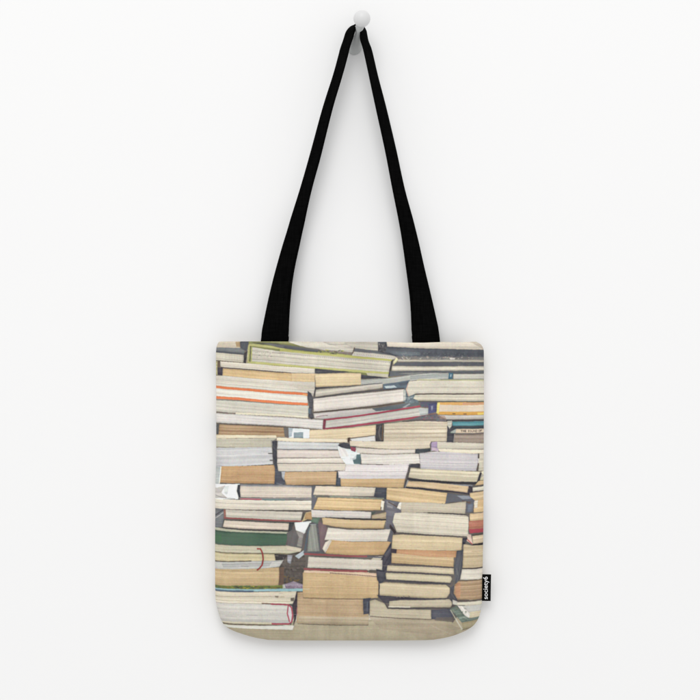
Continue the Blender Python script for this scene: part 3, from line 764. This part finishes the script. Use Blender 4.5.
def panel(nx, ny, front):
    v = np.linspace(0, 1, ny)
    ys = 342 + v * 299
    L = np.interp(ys, LY, LX); Rr = np.interp(ys, RY, RX)
    # smooth the outline so that it reads as cloth
    kk = max(1, int(ny / 300 * 1.2)); ker = np.ones(2 * kk + 1) / (2 * kk + 1)
    L = np.convolve(np.pad(L, kk, mode='reflect', reflect_type='odd'), ker, 'valid'); Rr = np.convolve(np.pad(Rr, kk, mode='reflect', reflect_type='odd'), ker, 'valid')
    if not front: L = L + 0.5; Rr = Rr - 0.5
    u = np.linspace(0, 1, nx)
    X = L[:, None] + (Rr - L)[:, None] * u[None, :]
    Y = np.repeat(ys[:, None], nx, 1)
    Y = Y + np.interp(X, TX, TD) * np.clip(1 - (Y - 342) / 10.0, 0, 1)
    # the bottom sags by a hair
    Y = Y - 0.8 * np.clip((Y - 630) / 11, 0, 1) * ((X - 350) / 85.0).clip(-1, 1) ** 2
    ex = np.minimum(X - L[:, None], Rr[:, None] - X)
    eb = (641 - Y)
    e1 = np.clip(ex / 20.0, 0, 1); e2 = np.clip(eb / 42.0, 0, 1)
    prof = np.sqrt(1 - (1 - e1) ** 2) * np.sqrt(1 - (1 - e2) ** 2)
    swell = 0.75 + 0.25 * np.sin(np.clip((Y - 342) / 299, 0, 1) * math.pi * 0.85)
    if front:
        dep = D_SEAM + (D_MAX - D_SEAM) * prof * swell + fold_noise(X, Y) * prof
    else:
        dep = D_SEAM - 0.0150 * prof
    col = sample(X if front else 699 - X, Y)
    V = np.stack([wx(X, K), -dep, wz(Y, K)], -1)
    # hem turned over into the mouth of the bag
    s = 1 if front else -1
    rows = []; crow = []
    for dz, dd in ((-0.030, 0.0022), (-0.012, 0.0022), (-0.002, 0.0022), (0.0004, 0.0018), (0.0009, 0.0009), (0.0006, 0.0002)):
        r_ = V[0].copy(); r_[:, 1] += s * dd * (1 if front else 1); r_[:, 2] += dz
        r_[:, 0] *= 0.995
        rows.append(r_)
        c_ = col[0].copy()
        if dz < 0: c_[:] = (0.62, 0.60, 0.54)
        crow.append(c_)
    V = np.concatenate([np.stack(rows), V], 0); col = np.concatenate([np.stack(crow), col], 0)
    return V, col

V, col = panel(821, 901, True)
front = link_mesh('front_panel', grid_mesh('front_panel', V, col), canvas, bag)
V, col = panel(161, 181, False)
back = link_mesh('back_panel', grid_mesh('back_panel', V, col, flip=True), canvas, bag)

# ------------------------------------------------------------------ wall knob
def lathe(prof, seg=48):
    """prof: list of (distance along axis, radius); axis = +Z"""
    V = np.zeros((len(prof), seg + 1, 3))
    a = np.linspace(0, 2 * math.pi, seg + 1)
    for i, (h, r) in enumerate(prof):
        V[i, :, 0] = r * np.cos(a); V[i, :, 1] = r * np.sin(a); V[i, :, 2] = h
    return V

pb = np.array([wx(354.6), 0.0, wz(46.6)])                  # where it meets the wall
kd = 0.054; kf = (D - kd) / D
pk = np.array([wx(361.9, kf), -kd, wz(18.7, kf)])          # centre of the knob
ax = (pk - pb); AL = np.linalg.norm(ax); ax /= AL
e1 = np.cross(ax, [0, 0, 1.0]); e1 /= np.linalg.norm(e1); e2 = np.cross(ax, e1)
def orient(V): return pb + V[..., 0:1] * e1 + V[..., 1:2] * e2 + V[..., 2:3] * ax
peg = empty('wall_knob', tuple(pb))
tagset(peg, 'white round headed peg on the plain wall, with the black straps looped over it', 'wall knob')
enamel = mat_enamel('white_enamel', (0.70, 0.70, 0.70), 0.38, 0.4)
neckm = mat_enamel('shaded_enamel', (0.50, 0.515, 0.51), 0.42, 0.4)  # neck and base: the white enamel with their shade put into the colour
R_ = 0.0124
prof = [(AL - R_ * math.cos(t), R_ * math.sin(t)) for t in np.linspace(0.38, math.pi, 40)]
prof[-1] = (AL + R_, 0.0001)
link_mesh('knob_head', grid_mesh('knob_head', orient(lathe(prof)), flip=False), enamel, peg)
q_ = AL / 0.0755
prof = [(0.016 * q_, 0.0077), (0.020 * q_, 0.0064), (0.027 * q_, 0.0048), (0.036 * q_, 0.0043), (0.046 * q_, 0.0050), (0.054 * q_, 0.0062), (AL - R_ + 0.003, 0.0068)]
link_mesh('neck', grid_mesh('neck', orient(lathe(prof))), neckm, peg)
prof = [(-0.006, 0.0112), (0.003, 0.0114), (0.005, 0.0110), (0.009, 0.0096), (0.0165 * q_, 0.0076)]
link_mesh('base', grid_mesh('base', orient(lathe(prof))), neckm, peg)

# ------------------------------------------------------------------ straps
def catmull(P_, per=14):
    P_ = np.array(P_, float); out = []
    n = len(P_)
    for i in range(n - 1):
        p0 = P_[max(0, i - 1)]; p1 = P_[i]; p2 = P_[i + 1]; p3 = P_[min(n - 1, i + 2)]
        for t in np.linspace(0, 1, per, endpoint=False):
            out.append(0.5 * ((2 * p1) + (-p0 + p2) * t + (2 * p0 - 5 * p1 + 4 * p2 - p3) * t * t + (-p0 + 3 * p1 - 3 * p2 + p3) * t ** 3))
    out.append(P_[-1]); return np.array(out)

# stations: x, y (picture units of the centre line), visible width
st = [
 (271.0, 362, 29.0), (274.3, 342, 29.0), (275.6, 330, 27.0), (279.6, 300, 22.6), (285.2, 270, 18.8), (295.2, 230, 15.8), (305.9, 190, 12.0), (315.4, 156, 11.4),
 (327.4, 110, 10.2), (337.4, 77, 9.4), (342.4, 58, 8.8), (344.6, 49, 8.6), (346.9, 42, 8.4), (348.6, 37, 8.6), (350.0, 32, 7.8), (351.9, 28.2, 6.4), (354.2, 25.4, 4.5),
 (357.8, 24.2, 4.0),
 (361.6, 25, 4.6), (363.6, 28.8, 5.4), (363.9, 33.5, 6.8), (364.1, 38, 8.0), (364.9, 42, 8.6), (367.3, 49, 9.0), (369.5, 58, 9.0), (374.0, 79, 9.4), (381.3, 110, 10.7), (390.4, 150, 11.5),
 (398.6, 190, 12.6), (408.0, 230, 15.6), (415.4, 270, 18.9), (420.8, 300, 22.4), (425.0, 330, 27.5), (426.5, 342, 30.0), (428.5, 362, 30.0)]

def strap(name, bag_depth, top_depth, shrink, wscale, mat):
    pts = []
    for (x, y, v) in st:
        t = np.clip((342 - y) / 300.0, 0, 1)
        dep = bag_depth + (top_depth - bag_depth) * t ** 0.8
        k = (D - dep) / D
        # inner strap sits a little inside the loop
        cxx, cyy = 357.0, 40.0
        d = np.array([x - cxx, y - cyy]); L = np.hypot(*d)
        q = np.clip(1 - (y - 60) / 60.0, 0, 1)
        s_ = shrink * (0.35 + 0.65 * q)
        x2 = x + (s_ if x < cxx else -s_) * (1 if abs(x - cxx) > 2.5 else 0); y2 = y + (s_ if y < 36 else 0)
        pts.append((wx(x2, k), -dep, wz(y2, k), v * (1 + (wscale - 1) * np.clip((342 - y) / 42.0, 0, 1))))
    Q = catmull(pts, 12)
    P3, vis = Q[:, :3], Q[:, 3]
    n = len(P3)
    T = np.gradient(P3, axis=0); T /= np.linalg.norm(T, axis=1)[:, None]
    N = np.stack([-T[:, 2], np.zeros(n), T[:, 0]], -1); N /= np.linalg.norm(N, axis=1)[:, None]   # outward in the wall plane
    ws = 26.8 * PX; wt = 0.0195
    V = np.zeros((n, 17, 3))
    th = 0.0011
    hw = 0.5
    back = np.array([0, 1.0, 0])
    for i in range(n):
        z = P3[i, 2]
        q = np.clip((z - wz(110)) / (wz(35) - wz(110)), 0, 1); q = q * q * (3 - 2 * q)
        g = np.clip((z - wz(335)) / (wz(215) - wz(335)), 0, 1); g = g * g * (3 - 2 * g)
        w = ws * (1 - 0.46 * g); w = w + (wt - w) * q
        b = back * (1 - .45 * q) + (-ax) * .45 * q; b /= np.linalg.norm(b)
        c = min(1.0, max(0.02, (vis[i] * PX - 0.0006) / w)); s = math.sqrt(1 - c * c)
        Wd = c * N[i] + s * b
        Wd = Wd - T[i] * np.dot(Wd, T[i]); Wd /= np.linalg.norm(Wd)
        Nn = np.cross(T[i], Wd)
        bow = 0.0008
        ring = []
        for (a_, t_) in ((-1, -.5), (-1, .5), (-.97, 1), (-.6, 1), (-.2, 1), (.2, 1), (.6, 1), (.97, 1), (1, .5), (1, -.5), (.97, -1), (.6, -1), (.2, -1), (-.2, -1), (-.6, -1), (-.97, -1), (-1, -.5)):
            ring.append(P3[i] + Wd * (a_ * w / 2) + Nn * (t_ * th + bow * (a_ * a_ - .4) * (1 - q)))
        V[i] = ring
    o = link_mesh(name, grid_mesh(name, V), mat, bag)
    # end caps
    return o

webbing = mat_strap()
strap('carrying_strap', 0.0215, 0.028, 0.0, 1.0, webbing)
strap('carrying_strap', 0.0165, 0.027, 1.7, 0.70, webbing)

# ------------------------------------------------------------------ sewn side label
kt = (D - 0.0205) / D
xa, xb, ya, yb = wx(482.0, kt), wx(490.9, kt), wz(574.2, kt), wz(600.8, kt)
nx, nz = 12, 14
def tag_sheet(off):
    V = np.zeros((nz, nx, 3))
    for j in range(nz):
        for i in range(nx):
            u, v = i / (nx - 1), j / (nz - 1)
            V[j, i] = (xa + (xb - xa) * u * (1 - 0.05 * (v - .3)), -0.0205 - off * (1 - u ** 6 * 0.7) - 0.0006 * math.sin(u * 2.2) - 0.0012 * u * (v - .5) ** 2 * 4 , ya + (yb - ya) * v)
    return V
A = tag_sheet(0.0005); B = tag_sheet(-0.0005)[:, ::-1]
V = np.concatenate([A, B, A[:, :1]], 1)
side = link_mesh('side_label', grid_mesh('side_label', V), mat_strap('black_satin_tape', 0.004), bag)
cu = bpy.data.curves.new('lettering', 'FONT'); cu.body = 'society6'; cu.size = 0.0078; cu.extrude = 0.00008
cu.offset = 0.00005; cu.align_x = 'CENTER'; cu.align_y = 'CENTER'; cu.resolution_u = 4; cu.space_character = 1.02
tmp = bpy.data.objects.new('lettering_curve', cu); C.objects.link(tmp)
bpy.context.view_layer.update()
dg = bpy.context.evaluated_depsgraph_get()
lm = bpy.data.meshes.new_from_object(tmp.evaluated_get(dg)); bpy.data.objects.remove(tmp)
co = np.zeros(len(lm.vertices) * 3); lm.vertices.foreach_get('co', co); co = co.reshape(-1, 3)
co[:, 0] -= (co[:, 0].min() + co[:, 0].max()) / 2; co[:, 1] -= (co[:, 1].min() + co[:, 1].max()) / 2
co[:, 0] *= (22.2 * PX) / np.ptp(co[:, 0]); co[:, 1] *= (6.0 * PX) / np.ptp(co[:, 1])
cxl, czl = wx(486.0, kt), wz(587.6, kt)
out = np.stack([cxl - co[:, 1], -0.0232 - co[:, 2] - 0 * co[:, 0], czl + co[:, 0]], -1)
lm.vertices.foreach_set('co', out.reshape(-1)); lm.name = 'lettering'; lm.update()
lm.materials.clear()
white = mat_enamel('white_thread', (0.82, 0.82, 0.82), 0.7, 0.2)
lt = link_mesh('lettering', lm, white, side, smooth=False)
lt.location = (0, 0, 0)

# ------------------------------------------------------------------ light
w = bpy.data.worlds.new('World'); scene.world = w; w.use_nodes = True
bg = w.node_tree.nodes['Background']
bg.inputs['Color'].default_value = (1.0, 0.998, 0.996, 1); bg.inputs['Strength'].default_value = 0.785

def area(name, loc, target, size, power, col=(1, 1, 1)):
    l = bpy.data.lights.new(name, 'AREA'); l.shape = 'DISK'; l.size = size; l.energy = power; l.color = col
    o = bpy.data.objects.new(name, l); C.objects.link(o); o.location = loc
    import mathutils
    d = mathutils.Vector(target) - mathutils.Vector(loc)
    o.rotation_euler = d.to_track_quat('-Z', 'Y').to_euler()
    return o
area('softbox', (-0.45, -5.3, 6.2), (0, 0, 1.5), 4.8, 185, (1.0, 0.998, 0.99))

# ------------------------------------------------------------------ camera
cam = bpy.data.cameras.new('camera'); co_ = bpy.data.objects.new('camera', cam); C.objects.link(co_)
co_.location = (0, -D, CZ); co_.rotation_euler = (math.radians(90), 0, 0)
cam.sensor_width = 36; cam.lens = 36 * D / (700 * PX); cam.clip_start = 0.05; cam.clip_end = 100
scene.camera = co_

scene.render.engine = 'CYCLES'
scene.view_settings.view_transform = 'Standard'
scene.view_settings.look = 'None'
scene.view_settings.exposure = 0.0
scene.view_settings.gamma = 1.0
